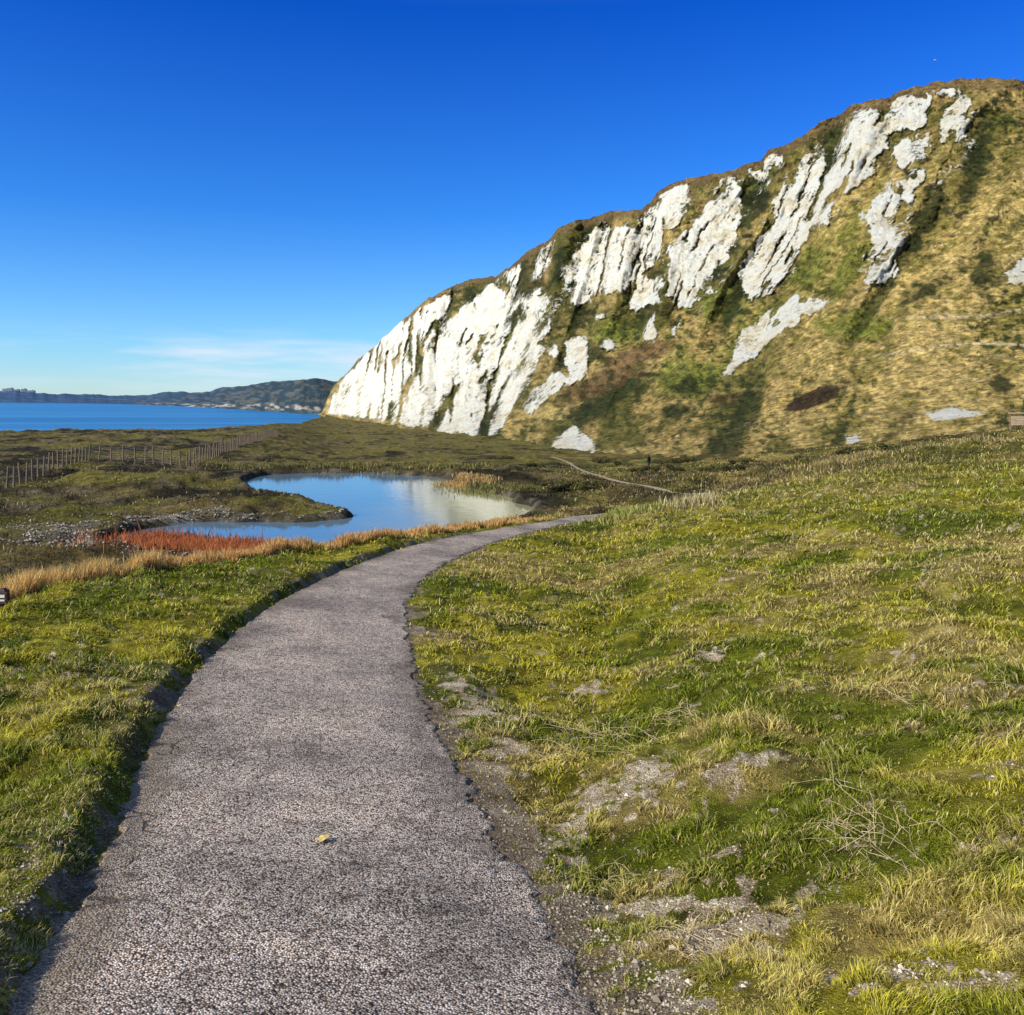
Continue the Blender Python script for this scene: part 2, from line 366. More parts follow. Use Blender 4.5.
# ---------------------------------------------------------------- path mesh
nc=90
u=np.sin(np.linspace(-1,1,nc)*math.pi/2*.93)/math.sin(math.pi/2*.93)
P=PC[:,None,:]+nor[:,None,:]*(PW[:,None]*u[None,:])[...,None]
px_=CX+P[...,0]/P[...,1]*F
pz=zb(px_,P[...,1])
edge_fall=.028*sm(np.abs(u),.95,1.)[None,:]
pz=pz+.010-edge_fall+.006*fbm(P[...,0]/.4,P[...,1]/.4,3,70)*(1-sm(np.abs(u),.8,1))[None,:]
rag=(.05*fbm(P[...,0]/.25,P[...,1]/.25,4,71)+.03*fbm(P[...,0]/.05,P[...,1]/.05,2,73))*sm(np.abs(u),.85,1)[None,:]
P=P+nor[:,None,:]*(rag*np.sign(u)[None,:])[...,None]
ed=sm(np.abs(u)[None,:]+.3*fbm(P[...,0]/.5,P[...,1]/.5,4,72),.75,1.05)
o=mk('path',np.concatenate([P,(pz+CZ)[...,None]],-1).reshape(-1,3),gridq(NP,nc),m_path,{'edge':ed.ravel()})
o['kind']='structure'
tt=np.gradient(TC,axis=0);tt/=np.linalg.norm(tt,axis=1)[:,None];tn=np.stack([tt[:,1],-tt[:,0]],1)
u2=np.linspace(-1,1,7);wv=.27+.10*vn(np.arange(len(TC))/6.,np.zeros(len(TC)),3)
Q=TC[:,None,:]+tn[:,None,:]*(wv[:,None]*u2[None,:])[...,None]
qz=gxy(Q[...,0].ravel(),Q[...,1].ravel()).reshape(Q.shape[:2])+.025
o=mk('footpath',np.concatenate([Q,qz[...,None]],-1).reshape(-1,3),gridq(len(TC),7),m_dirtpath);o['kind']='structure'
# ---------------------------------------------------------------- water
step=2
sub=LM[::step,::step];gx=XX[::step,::step];gy=YY[::step,::step]
q=gridq(*sub.shape);mx=sub.ravel()[q].max(1)
V=np.stack([gx,gy,np.full(gx.shape,WL+CZ)],-1).reshape(-1,3)
q=q[mx>.03];us,inv=np.unique(q,return_inverse=True)
o=mk('lake',V[us],inv.reshape(-1,4),m_lake);o['kind']='structure'
sx=np.array([-90000,-3000,-400,600,90000.]);sy=np.array([60,600,3000,90000.])
a,bb=np.meshgrid(sx,sy)
o=mk('sea',np.stack([a,bb,np.full(a.shape,SEA+CZ)],-1).reshape(-1,3),gridq(4,5),m_sea);o['kind']='structure'
# ---------------------------------------------------------------- cliff
sky=[(314,417),(322,408),(331,390),(345,373),(360,360),(375,345),(400,322),(415,309),(430,298),(445,290),(460,283),(475,279),(495,278),(505,270),(515,262),(530,250),(550,237),(558,228),(570,222),(600,214),(640,210),(650,203),(658,192),(668,184),(680,180),(700,176),(720,174),(735,170),(750,163),(760,161),(768,150),(790,143),(805,134),(820,122),(835,116),(850,105),(870,100),(890,97),(905,90),(920,87),(940,81),(960,79),(1024,80),(1200,72),(1500,60),(1900,50)]
foot=[(314,418),(322,418),(400,429),(480,438),(550,452),(600,459),(700,461),(800,453),(900,443),(1024,430),(1400,400),(1900,380)]
topd=[(314,1500),(345,1450),(375,1200),(430,850),(550,552),(655,439),(850,320),(1024,281),(1400,260),(1900,250)]
cpx=np.concatenate([np.arange(314,1060,1.0),np.arange(1060,1900,8.)])
ns=420
s=np.linspace(0,1,ns)
PXc,Sg=np.meshgrid(cpx,s)
rt=np.interp(cpx,*zip(*sky));rt=rt+2.8*fbm(cpx/11,cpx*0,5,5,.65)
rf=np.interp(cpx,*zip(*foot));rt=np.minimum(rt,rf-1)
dt=np.interp(cpx,*zip(*topd));dfo=np.interp(cpx,footpx,footd)*.97
k=15;ker=np.hanning(2*k+1);ker/=ker.sum()
dt=np.convolve(np.pad(dt,k,mode='edge'),ker,'valid');dfo=np.convolve(np.pad(dfo,k,mode='edge'),ker,'valid')
ROW=rf[None,:]+(rt-rf)[None,:]*Sg
Dc=dfo[None,:]+(dt-dfo)[None,:]*Sg**.85
uu=np.cumsum(np.sqrt(np.interp(cpx,*zip(*topd))/400)*np.gradient(cpx));uu=uu[None,:]
kk=np.interp(PXc,[314,500,700,900],[.45,.45,.6,.75])
warp=16*fbm(PXc/110,ROW/110,1,40)
R=uu+kk*(ROW-rt[None,:])+warp
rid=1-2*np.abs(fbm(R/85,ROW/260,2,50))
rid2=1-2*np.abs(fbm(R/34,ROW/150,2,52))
rid3=1-2*np.abs(fbm(R/11+.3*fbm(PXc/9,ROW/9,2,53),ROW/22,3,54))
n6=fbm(PXc/6,ROW/5,4,56,.6)
ter=fbm(R/40,ROW/9,3,58)
am=Dc*np.interp(PXc,[320,540,700,860,1024],[.022,.021,.0155,.0135,.013])
env=sm(Sg,.02,.3)*(1-.35*sm(Sg,.93,1))
talus=1-sm(Sg,.25,.6);right=sm(PXc,850,980)
kr=(1-.15*talus)
# chalk mask raster
polys=[[(325,414),(338,385),(375,346),(415,310),(440,298),(460,288),(445,330),(428,345),(416,370),(400,388),(389,420)],
[(390,424),(404,395),(422,362),(440,333),(464,306),(480,290),(496,282),(504,300),(482,335),(466,372),(442,407),(428,428)],
[(434,434),(456,395),(478,350),(498,305),(528,258),(556,235),(570,262),(564,300),(550,332),(524,354),(503,387),(480,436)],
[(562,262),(598,228),(636,224),(618,262),(598,285),(578,305),(558,312)],
[(596,294),(620,246),(648,212),(660,194),(686,182),(694,190),(676,230),(654,262),(626,290)],
[(660,272),(692,220),(718,178),(737,174),(744,205),(730,258),(708,285),(692,312),(664,298)],
[(622,304),(640,270),(659,276),(660,300),(636,314)],
[(740,278),(762,230),(793,176),(832,122),(868,104),(888,115),(884,150),(850,190),(806,237),(780,289),(742,302)],
[(885,108),(905,96),(930,98),(920,127),(888,134)],[(934,92),(952,82),(962,94),(944,102)],[(936,120),(965,96),(974,110),(962,132),(942,142)],[(896,152),(930,126),(930,160),(902,168)],
[(864,238),(878,200),(924,174),(912,222),(897,276),(868,286),(860,258)],
[(723,374),(742,336),(778,303),(832,293),(820,310),(780,331),(749,364)],
[(544,456),(558,436),(574,424),(597,446),(592,459)],
[(996,264),(1024,250),(1060,248),(1060,282),(1006,280)],
[(566,340),(583,338),(588,376),(568,388)],[(484,436),(500,400),(515,370),(528,341),(545,348),(528,388),(510,414),(497,434)],[(516,402),(560,370),(569,382),(530,416)],
[(918,413),(950,407),(997,413),(940,419)],[(843,437),(860,433),(863,442),(847,444)],[(748,172),(775,151),(784,163),(757,178)],[(638,334),(658,314),(653,342)],[(600,345),(612,335),(612,352)],[(545,352),(556,342),(560,360)],[(596,318),(606,308),(610,322)],[(668,330),(680,322),(678,338)]]
gy_,gx_=np.meshgrid(np.arange(60,480.),np.arange(300,1080.),indexing='ij')
CM=np.zeros(gx_.shape)
for p in polys: CM=np.maximum(CM,inpoly(gx_,gy_,p).astype(float))
CM=blur(CM,1.6)
BM=blur(inpoly(gx_,gy_,[(322,416),(345,374),(375,346),(460,285),(560,230),(640,214),(700,178),(800,140),(880,98),(962,86),(976,140),(915,250),(890,290),(820,310),(740,305),(690,330),(600,320),(590,385),(540,415),(482,436),(400,426)]).astype(float),6)
wa=np.interp(PXc,[320,560,700],[5,8,10])*np.interp(ROW,[300,340,420],[1,.6,.35])
wxx=PXc+wa*fbm(PXc/16,ROW/20,5,80,.7);wyy=ROW+wa*fbm(PXc/16,ROW/20,5,81,.7)
chalk=bil(CM,wyy-60,wxx-300);band=bil(BM,wyy-60,wxx-300)
streak=fbm(R/8,ROW/40,4,82,.6);patch_=fbm(R/22,ROW/30,4,83,.65)
Rw=R+4*fbm(PXc/10,ROW/10,4,86,.7)
veinA=np.exp(-(fbm(Rw/40,ROW/220,2,84)/.15)**2);veinB=np.exp(-(fbm(Rw/19,ROW/130,2,85)/.13)**2)
lowc=sm(ROW,310,345)*sm(PXc,480,560)
vein=np.maximum(veinA*sm(fbm(PXc/30,ROW/30,2,88),-.7,.0),.85*veinB*sm(fbm(PXc/22,ROW/26,3,87),-.2,.35))*(1-.8*lowc)
chalk=chalk*(.92+.30*streak*(1-.7*lowc)+.40*patch_*(1-.8*lowc))*(1-.95*vein)+band*(.05+.6*np.clip(patch_+.6*streak-.1,-.3,1))*(1-.5*sm(chalk,.3,.6))*(1-.8*vein)
chalk=chalk*(1-.9*sm(Sg,.975,.99)*sm(PXc,430,480))
chalk=np.clip(chalk,0,1.1)
csoft=sm(chalk,.25,.6)
scrub=sm(fbm(PXc/7,ROW/5,4,105,.65),.0,.45)
def blob(x,y,rx,ry,ang=0):
    ca,sa=math.cos(ang),math.sin(ang);dx=(PXc-x);dy=(ROW-y)
    return np.exp(-(((dx*ca+dy*sa)/rx)**2+((-dx*sa+dy*ca)/ry)**2))
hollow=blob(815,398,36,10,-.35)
disp=-am*env*(rid*1.8*kr+rid2*.8*kr+rid3*(.04+.13*csoft)*(1-.4*right)+n6*(.12+.06*csoft)+ter*(.10+.12*right)-vein*.5*sm(band,.2,.6)-hollow*.9)-am*.4*csoft-am*.16*scrub*(1-csoft)*env
# vegetation colour, with gully shade painted in
a1=fbm(R/35,ROW/45,4,101);a2=fbm(PXc/12,ROW/7,4,102);a3=fbm(PXc/4,ROW/3,3,108)
vg=mix(C(.18,.16,.04),C(.58,.41,.14),sm(a1+.5*a2,-.35,.45))
gold=sm(PXc,700,880)*sm(ROW,110,210)
vg=mix(vg,mix(C(.42,.33,.085),C(.90,.65,.23),sm(a2+.6*rid-.1,-.45,.5)),gold*.8)  # gold grass, painted darker in the folds so the spurs stand out
vg=mix(vg,C(.65,.48,.18),sm(fbm(PXc/40,ROW/12,3,104),.15,.5)*talus*.7)
grn=np.maximum.reduce([blob(830,265,45,26,-.6),blob(760,330,60,18,-.8),blob(690,380,40,22),blob(620,330,40,18),blob(500,335,20,30),blob(860,330,50,16),blob(720,300,30,20)])
vg=mix(vg,C(.21,.25,.03),sm(grn+.6*a1+.3*a2,.35,.9)*.8)
dk=np.maximum.reduce([blob(975,165,16,60,.35),blob(930,215,18,45,.4),blob(560,270,7,30,.1),blob(675,412,20,10),blob(610,400,60,14,-.5),blob(755,205,13,45,.5),blob(470,300,10,14),blob(905,190,10,40,.5),blob(1000,385,14,14),blob(690,385,26,16),blob(590,355,30,12,-.3),blob(985,270,14,26,.3),blob(930,290,30,9,-.5),blob(705,250,8,45,.55),blob(645,235,6,30,.5)])  # dark scrub, plus the shade of the upper right gully painted in
vg=mix(vg,C(.035,.045,.014),sm(dk+.5*a2+.2*a3,.35,.8)*.92)
red=np.maximum.reduce([blob(600,385,60,16,-.4),blob(640,355,40,12,-.4),blob(730,400,30,12)])
vg=mix(vg,C(.17,.085,.045),sm(red+.3*a1,.4,.8)*.7)
vg=mix(vg,C(.05,.07,.018),sm(scrub-.25*gold-.5*rid,.15,.9)*.85)  # scrub colour, with extra painted shade where the ribs recede
vg=mix(vg,C(.05,.065,.018),sm(-rid2-.4*rid+.5*a2,.1,.8)*.75)  # darker growth and painted shade in the gullies between ribs
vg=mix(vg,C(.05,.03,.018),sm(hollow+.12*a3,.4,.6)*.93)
vg=mix(vg,vg*.38,np.maximum(band*sm(a2-.4*chalk-.5*rid2+.2,-.1,.6)*.75,vein*band*.5*sm(a3,-.8,.3)))  # dark growth in the veins; rib gullies darkened too as painted shade
vg=vg*(1+.45*a3)[...,None]
trl=np.maximum(np.exp(-((ROW-(322-.12*(PXc-900)+4*np.sin(PXc/30)))/1.6)**2)*sm(PXc,880,930),np.exp(-((ROW-(352-.05*(PXc-900)+5*np.sin(PXc/41)))/1.4)**2)*sm(PXc,850,900))
vg=mix(vg,C(.95,.76,.48),trl*.75*sm(a3,-.7,.1))
vg=mix(vg,C(.22,.14,.065),sm(Sg,.955,.98)*.7)
Dc=Dc+disp
Zc=-(ROW-HR)/F*Dc
ed_=np.array([6,25,90,300,700.])
Dx=Dc[-1][None,:]+ed_[:,None];Zx=Zc[-1][None,:]+np.array([.5,0,-3,-8,-20.])[:,None]
PXa=np.vstack([PXc,np.repeat(cpx[None,:],5,0)]);Da=np.vstack([Dc,Dx]);Za=np.vstack([Zc,Zx])
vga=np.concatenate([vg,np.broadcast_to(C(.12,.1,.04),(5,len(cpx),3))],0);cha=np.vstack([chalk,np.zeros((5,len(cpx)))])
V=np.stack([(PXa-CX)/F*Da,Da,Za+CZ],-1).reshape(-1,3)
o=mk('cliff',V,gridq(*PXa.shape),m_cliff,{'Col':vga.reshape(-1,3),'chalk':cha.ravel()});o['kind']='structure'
# ---------------------------------------------------------------- distant headland
hr=[(-500,394),(-100,392),(0,391),(60,393),(110,396),(150,394),(200,392),(225,388),(250,384),(280,381),(310,379),(340,381),(380,384),(430,388)]
hb=[(-500,7000),(0,6500),(100,4600),(150,3400),(200,2400),(250,1700),(300,1300),(340,1250),(430,1600)]
hp=np.arange(-500,430,1.2);rw=np.interp(hp,*zip(*hr));bd=np.interp(hp,*zip(*hb))
rw=rw+1.6*fbm(hp/14,hp*0,4,3)
hs=np.linspace(0,1,60);HP,HS=np.meshgrid(hp,hs)
rb=HR-SEA/bd*F
HR_=rb[None,:]+2+(rw-rb-2)[None,:]*HS**.8
HD=bd[None,:]*(1+.35*HS)+bd[None,:]*.015*fbm(HP/20,HS*6,4,8)
HZ=-(HR_-HR)/F*HD
hn=fbm(HP/5,HS*12,4,9)
hc=mix(C(.03,.045,.035),C(.12,.11,.065),sm(hn,-.2,.6))
hz=sm(HD,1200,6000);hc=mix(hc,C(.05,.10,.20),.25+hz*.6)  # distance haze mixed into the headland colour, bluer with depth
wh=sm(fbm(HP/5,HS*14,4,10,.65),-.1,.5)*(1-sm(HS+.06*fbm(HP/8,HP*0,3,11),.16,.26))*sm(HP,120,180)*sm(HS,.06,.1)
hc=mix(hc,C(.6,.55,.47),wh*.6)
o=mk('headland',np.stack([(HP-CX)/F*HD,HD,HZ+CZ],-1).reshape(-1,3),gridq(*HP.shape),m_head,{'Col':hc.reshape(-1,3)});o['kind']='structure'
# ---------------------------------------------------------------- blades
def blades(name,x,y,z,L,w,colr,lean,tipc=1.25,basec=.45,mat_=None,az=None):
    n=len(x);az=rng.uniform(0,2*math.pi,n) if az is None else az;dx=np.cos(az);dy=np.sin(az)
    fa=rng.uniform(0,2*math.pi,n);wx=np.cos(fa)*w/2;wy=np.sin(fa)*w/2
    th=lean*rng.uniform(.4,1.4,n);L=np.asarray(L)
    m1=L*.55;hx=np.sin(th*.6)*m1;hz=np.cos(th*.6)*m1
    t2=np.minimum(th*1.5,1.9);ex=hx+np.sin(t2)*L*.45;ez=hz+np.cos(t2)*L*.45
    V=np.empty((n,5,3))
    V[:,0]=np.stack([x-wx,y-wy,z],1);V[:,1]=np.stack([x+wx,y+wy,z],1)
    V[:,2]=np.stack([x+dx*hx-wx*.8,y+dy*hx-wy*.8,z+hz],1);V[:,3]=np.stack([x+dx*hx+wx*.8,y+dy*hx+wy*.8,z+hz],1)
    V[:,4]=np.stack([x+dx*ex,y+dy*ex,z+ez],1)
    i=np.arange(n)[:,None]*5
    Qd=i+np.array([[0,1,3,2]]);Tr=i+np.array([[2,3,4]])
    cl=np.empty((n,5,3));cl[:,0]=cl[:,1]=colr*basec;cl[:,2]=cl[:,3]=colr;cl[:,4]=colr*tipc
    o=mk(name,V.reshape(-1,3),Qd,mat_ or m_fol,{'Col':np.minimum(cl.reshape(-1,3),.95)},tri=Tr);o['kind']='stuff';return o
def samp(n,a,b,p0,p1,ex=.5):
    u=rng.random(n);d=(a**-ex+u*(b**-ex-a**-ex))**(-1/ex);px=rng.uniform(p0,p1,n);return px,d
px,d=samp(800000,1.7,115,-140,1170,.5)
x=(px-CX)/F*d;y=d
sd,si=pdist(x,y,PC,PW);td,_=pdist(x,y,TC,.3);lm=lake(x,y);di=dirt(x,y,sd,si)*(d<26)
clump=fbm(x/.28,y/.28,3,200);tuft=fbm(x/.11,y/.11,2,201)
keep=(sd>-.0+.08*fbm(x/.2,y/.2,3,6))&(td>0)&(lm<.04)&(rng.random(len(x))>np.minimum(di*1.25,.93))&((clump+tuft>-.3)|(rng.random(len(x))<.28))
keep&=(d<np.interp(px,footpx,footd)*1.02)|(px<318)
low_=(d>28)&(px<560)
rwb=HR-zb(px,d)/d*F
keep&=~(low_&(rng.random(len(x))<.5+.45*gravmask(px,rwb,d,x,y)))
px,d,x,y,sd,si,td,lm,clump,tuft,di=[q[keep] for q in (px,d,x,y,sd,si,td,lm,clump,tuft,di)]
z=ground_z(px,d,x,y,sd+.05*fbm(x/.35,y/.35,4,12),si,td,lm)+CZ
cg=veg(px,x,y,d)
r=rng.random(len(x))[:,None]
strawp=.14+.32*sm(fbm(x/1.5,y/1.5,3,220),0,.7)[:,None]+.3*di[:,None]
cg=np.where(r<strawp,C(.84,.66,.28)*rng.uniform(.6,1.2,(len(x),1)),cg*rng.uniform(.4,1.6,(len(x),1)))
lw_=((d>28)&(px<560))[:,None];cg=np.where(lw_,cg*.75,cg)
hgt=fbm(x/.7,y/.7,3,210)
L=(.018+.04*sm(clump,-.2,.6)+.04*sm(hgt,.1,.8)*sm(d,2.5,6)+.045*sm(tuft,0,.7))*rng.uniform(.5,1.4,len(x))
L=L*(.75+.25*sm(d,2.5,6))
L=np.maximum(L,np.minimum(.0050*d*rng.uniform(.4,1.2,len(x))*(.45+1.2*sm(clump,-.4,.5)),.32))*(1-.4*sm(d,70,110))
L=L*(.7+.3*sm(sd,0,.3))*(1-.4*di)
w=np.maximum(.0028,.0011*d)*rng.uniform(.7,1.3,len(x))
azb=fbm(x/.2,y/.2,2,230)*6+rng.normal(0,.9,len(x))
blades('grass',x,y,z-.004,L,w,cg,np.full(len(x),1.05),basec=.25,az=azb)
# ---------------------------------------------------------------- reeds / tall dry grass
def crest(px): return np.interp(px,cp,kn[:,0,0])
n=70000
px=rng.uniform(-200,585,n);d=crest(px)*(1-.05+np.abs(rng.normal(0,.085,n)))
dens=sm(fbm(px/40,d*0,3,301),-.8,.1)
k=rng.random(n)<(.35+.65*dens);px=px[k];d=d[k]
x=(px-CX)/F*d;s_,_=pdist(x,d,PC,PW);k=s_>.3;px=px[k];d=d[k];x=x[k];z=gz(px,d)
hL=np.interp(px,[-200,0,120,250,400,560],[.34,.32,.27,.24,.22,.22])*rng.uniform(.25,1.15,len(px))*(.5+.5*sm(fbm(px/25,d,3,302),-.4,.4))
cr=mix(np.broadcast_to(C(.84,.56,.20),(len(px),3)),np.broadcast_to(C(.74,.38,.13),(len(px),3)),rng.random(len(px))*.9*sm(px,60,240))
cr=cr*rng.uniform(.5,1.2,(len(px),1))
xs=[x];ys=[d];zs=[z];Ls=[hL];ws=[.0010*d*rng.uniform(.6,1.3,len(px))];cs=[cr]
def patch(px0,r0,rx,ry,n,h,c1,c2,lev=None):
    px=px0+rx*rng.normal(0,.5,n);rr=r0+ry*rng.normal(0,.5,n)
    d=-(WL+.1)*F/(rr-HR);x=(px-CX)/F*d;z=np.maximum(gz(px,d),WL+CZ-.1)
    t=rng.random((n,1));c=(C(*c1)*(1-t)+C(*c2)*t)*rng.uniform(.5,1.3,(n,1))
    xs.append(x);ys.append(d);zs.append(z);Ls.append(h*rng.uniform(.5,1.2,n));ws.append(.0011*d*rng.uniform(.6,1.4,n));cs.append(c)
patch(160,541,40,8,4500,.45,(.58,.16,.06),(.42,.16,.06))
patch(205,548,80,8,9000,.5,(.64,.18,.06),(.50,.22,.08))
patch(300,555,90,6,5500,.45,(.68,.28,.09),(.54,.27,.10))
patch(466,484,24,3,2200,.4,(.7,.48,.18),(.5,.32,.13))
patch(300,470,90,2,2000,.35,(.36,.28,.10),(.18,.18,.05))
patch(420,470,60,3,2500,.4,(.42,.32,.12),(.2,.2,.05))
patch(490,490,40,4,1500,.3,(.3,.28,.09),(.2,.19,.05))
def patch2(px0,r0,rx,ry,n,h,c1,c2):
    px=px0+rx*rng.normal(0,.5,n);d0=pick(px0,r0);d=d0*(1+rng.normal(0,ry,n))
    x=(px-CX)/F*d;s_,_=pdist(x,d,PC,PW);t_,_=pdist(x,d,TC,.4);k=(s_>.2)&(t_>.8);x=x[k];px=px[k];d=d[k];n=len(x)
    z=gz(px,d);t=rng.random((n,1));c=(C(*c1)*(1-t)+C(*c2)*t)*rng.uniform(.5,1.3,(n,1))
    xs.append(x);ys.append(d);zs.append(z);Ls.append(h*rng.uniform(.5,1.2,n));ws.append(.0011*d*rng.uniform(.6,1.4,n));cs.append(c)
patch2(692,506,26,.03,700,.3,(.72,.58,.3),(.5,.42,.18))
patch2(610,516,50,.04,1600,.2,(.5,.46,.14),(.34,.36,.08))
for a,r_ in ((780,474),(830,466),(880,458),(940,450),(1000,443)):
    patch2(a,r_,70,.06,1500,.28,(.64,.48,.21),(.34,.26,.10))
for a,r_ in ((640,478),(720,474),(800,468),(760,484),(860,470),(680,486)):
    patch2(a,r_,80,.12,900,.3,(.16,.13,.05),(.42,.30,.13))
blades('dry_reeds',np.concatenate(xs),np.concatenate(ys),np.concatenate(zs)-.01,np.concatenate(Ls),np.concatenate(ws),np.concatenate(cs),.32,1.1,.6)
# ---------------------------------------------------------------- pebbles (stuff)
px,d=samp(130000,1.8,12,-100,1150,.8);x=(px-CX)/F*d;y=d
sd,si=pdist(x,y,PC,PW);di=dirt(x,y,sd,si)
k=((sd>-.12)&(sd<.22)&(rng.random(len(x))<.4))|((di>.4)&(sd>0)&(rng.random(len(x))<.25))
px,d,x,y,sd=[q[k] for q in (px,d,x,y,sd)]
sz=np.abs(rng.normal(.003,.002,len(x)))+.0016+.009*(rng.random(len(x))<.012)
tone=.55+.45*sm(sd,.02,.35)
n2_=18000
p2=rng.uniform(-20,360,n2_);r2=rng.uniform(502,560,n2_);d2=-(WL+.25)*F/(r2-HR);x2=(p2-CX)/F*d2
l2=lake(x2,d2);gm2=gravmask(p2,HR-zb(p2,d2)/d2*F,d2,x2,d2)
k=((l2>.005)&(l2<.40)&(rng.random(n2_)<.25))|((gm2>.35)&(l2<.45)&(rng.random(n2_)<.8))
p2,d2,x2=p2[k],d2[k],x2[k]
px=np.concatenate([px,p2]);d=np.concatenate([d,d2]);x=np.concatenate([x,x2]);y=d
sz=np.concatenate([sz,np.abs(rng.normal(.03,.025,len(p2)))+.02]);tone=np.concatenate([tone,np.full(len(p2),.65)])
z=gz(px,d);n=len(x)
oct_=np.array([[1,0,0],[-1,0,0],[0,1,0],[0,-1,0],[0,0,1],[0,0,-1.]]);ot=np.array([[0,2,4],[2,1,4],[1,3,4],[3,0,4],[2,0,5],[1,2,5],[3,1,5],[0,3,5]])
V=oct_[None]*sz[:,None,None]*rng.uniform(.6,1.4,(n,6,1))*np.array([1,1,.7]);ang=rng.uniform(0,6.28,n)
vx=V[...,0]*np.cos(ang)[:,None]-V[...,1]*np.sin(ang)[:,None];vy=V[...,0]*np.sin(ang)[:,None]+V[...,1]*np.cos(ang)[:,None]
V=np.stack([vx+x[:,None],vy+y[:,None],V[...,2]+(z+.3*sz)[:,None]],-1)
pc=mix(np.broadcast_to(C(.26,.20,.14),(n,3)),np.broadcast_to(C(.88,.76,.58),(n,3)),rng.random(n)**1.3)*tone[:,None]
o=mk('gravel',V.reshape(-1,3),None,m_pebble,{'Col':np.repeat(pc,6,0)},tri=(np.arange(n)[:,None,None]*6+ot[None]).reshape(-1,3),smooth=False);o['kind']='stuff'
# ---------------------------------------------------------------- helper primitives
def box(cx,cy,cz,sx,sy,sz,rz=0,taper=0):
    v=[];
    for k in (0,1):
        f=1-taper*k
        for a,b_ in ((-1,-1),(1,-1),(1,1),(-1,1)):
            X_=a*sx/2*f;Y_=b_*sy/2*f
            v.append((cx+X_*math.cos(rz)-Y_*math.sin(rz),cy+X_*math.sin(rz)+Y_*math.cos(rz),cz+k*sz))
    return v,[(3,2,1,0),(4,5,6,7),(0,1,5,4),(1,2,6,5),(2,3,7,6),(3,0,4,7)]
def join(parts):
    V=[];Q=[]
    for v,q in parts:
        o=len(V);V+=list(v);Q+=[tuple(i+o for i in f) for f in q]
    return V,Q
def obj(name,parts,m,bev=0,parent=None,loc=(0,0,0),rz=0,smooth=False):
    V,Q=join(parts);me=bpy.data.meshes.new(name);me.from_pydata(V,[],Q);me.materials.append(m);me.update()
    if smooth:
        for p in me.polygons:p.use_smooth=True
    o=bpy.data.objects.new(name,me);COL.objects.link(o)
    o.location=loc;o.rotation_euler=(0,0,rz)
    if bev:
        b_=o.modifiers.new('bevel','BEVEL');b_.width=bev;b_.segments=2
    if parent:o.parent=parent
    return o
def tube(pts,r0,r1,seg=5):
    pts=[Vector(p) for p in pts];V=[];Q=[];n=len(pts)
    for i,p in enumerate(pts):
        t=(pts[min(i+1,n-1)]-pts[max(i-1,0)]).normalized();a=t.orthogonal().normalized();b_=t.cross(a);r=r0+(r1-r0)*i/(n-1)
        for k in range(seg):
            w_=2*math.pi*k/seg;V.append(tuple(p+a*math.cos(w_)*r+b_*math.sin(w_)*r))
    for i in range(n-1):
        for k in range(seg):
            Q.append((i*seg+k,i*seg+(k+1)%seg,(i+1)*seg+(k+1)%seg,(i+1)*seg+k))
    return V,Q
def empty(name,loc):
    e=bpy.data.objects.new(name,None);e.location=loc;e.empty_display_size=.3;COL.objects.link(e);return e
# ---------------------------------------------------------------- fence
fp=[(-70,56),(0,66),(45,80),(90,101),(140,97),(185,90),(212,108),(238,138),(260,175),(278,215)]
fw=[W(a,b_) for a,b_ in fp]
pts=[]
dist=0;nxt=0
for (x0,y0),(x1,y1) in zip(fw[:-1],fw[1:]):
    L_=math.hypot(x1-x0,y1-y0)
    while nxt<=dist+L_:
        t=(nxt-dist)/L_;pts.append((x0+(x1-x0)*t,y0+(y1-y0)*t));nxt+=2.0
    dist+=L_
pts=pts[:100]
fz=gxy(np.array([p[0] for p in pts]),np.array([p[1] for p in pts]))
fence=empty('fence',(pts[0][0],pts[0][1],float(fz[0])))
fence['label']='long post and wire fence crossing rough grassland above the sea';fence['category']='fence'
base=None;bv=Vector(fence.location)
for (x_,y_),z_ in zip(pts,fz):
    hh_=random.uniform(1.55,1.85)
    if base is None:
        p=obj('post',[tube([(0,0,-.3),(0,0,.7),(0,0,1.5)],.085,.07,8),box(0,0,1.49,.1,.1,.03,0,.4)],m_wood,parent=fence);base=p
    else:
        p=base.copy();COL.objects.link(p);p.parent=fence
    p.location=Vector((x_,y_,float(z_)))-bv;p.rotation_euler=(random.uniform(-.06,.06),random.uniform(-.06,.06),random.uniform(0,6));p.scale=(1,1,hh_/1.5)
wires=[]
for hgt_ in (.25,.5,.75,1.0,1.25,1.5):
    wires.append(tube([tuple(Vector((a,b_,float(c)+hgt_))-bv) for (a,b_),c in zip(pts,fz)],.013,.013,4))
obj('wire',wires,m_wire,parent=fence)
# ---------------------------------------------------------------- marker post
d0=9.0;x0,y0=W(3,d0);z0=float(gz(3,d0)[0])
mpost=empty('marker_post',(x0,y0,z0));mpost['label']='short dark wooden marker post with small white plate in dry grass';mpost['category']='marker post'
obj('post',[box(0,0,-.1,.09,.09,.28),box(0,0,.18,.09,.09,.03,0,.6)],m_dark,.006,mpost)
obj('board',[box(0,-.056,.06,.15,.02,.12)],m_dark,.004,mpost)
obj('plate',[box(.03,-.069,.09,.05,.005,.018),box(.03,-.069,.125,.05,.005,.03)],m_white,.001,mpost)
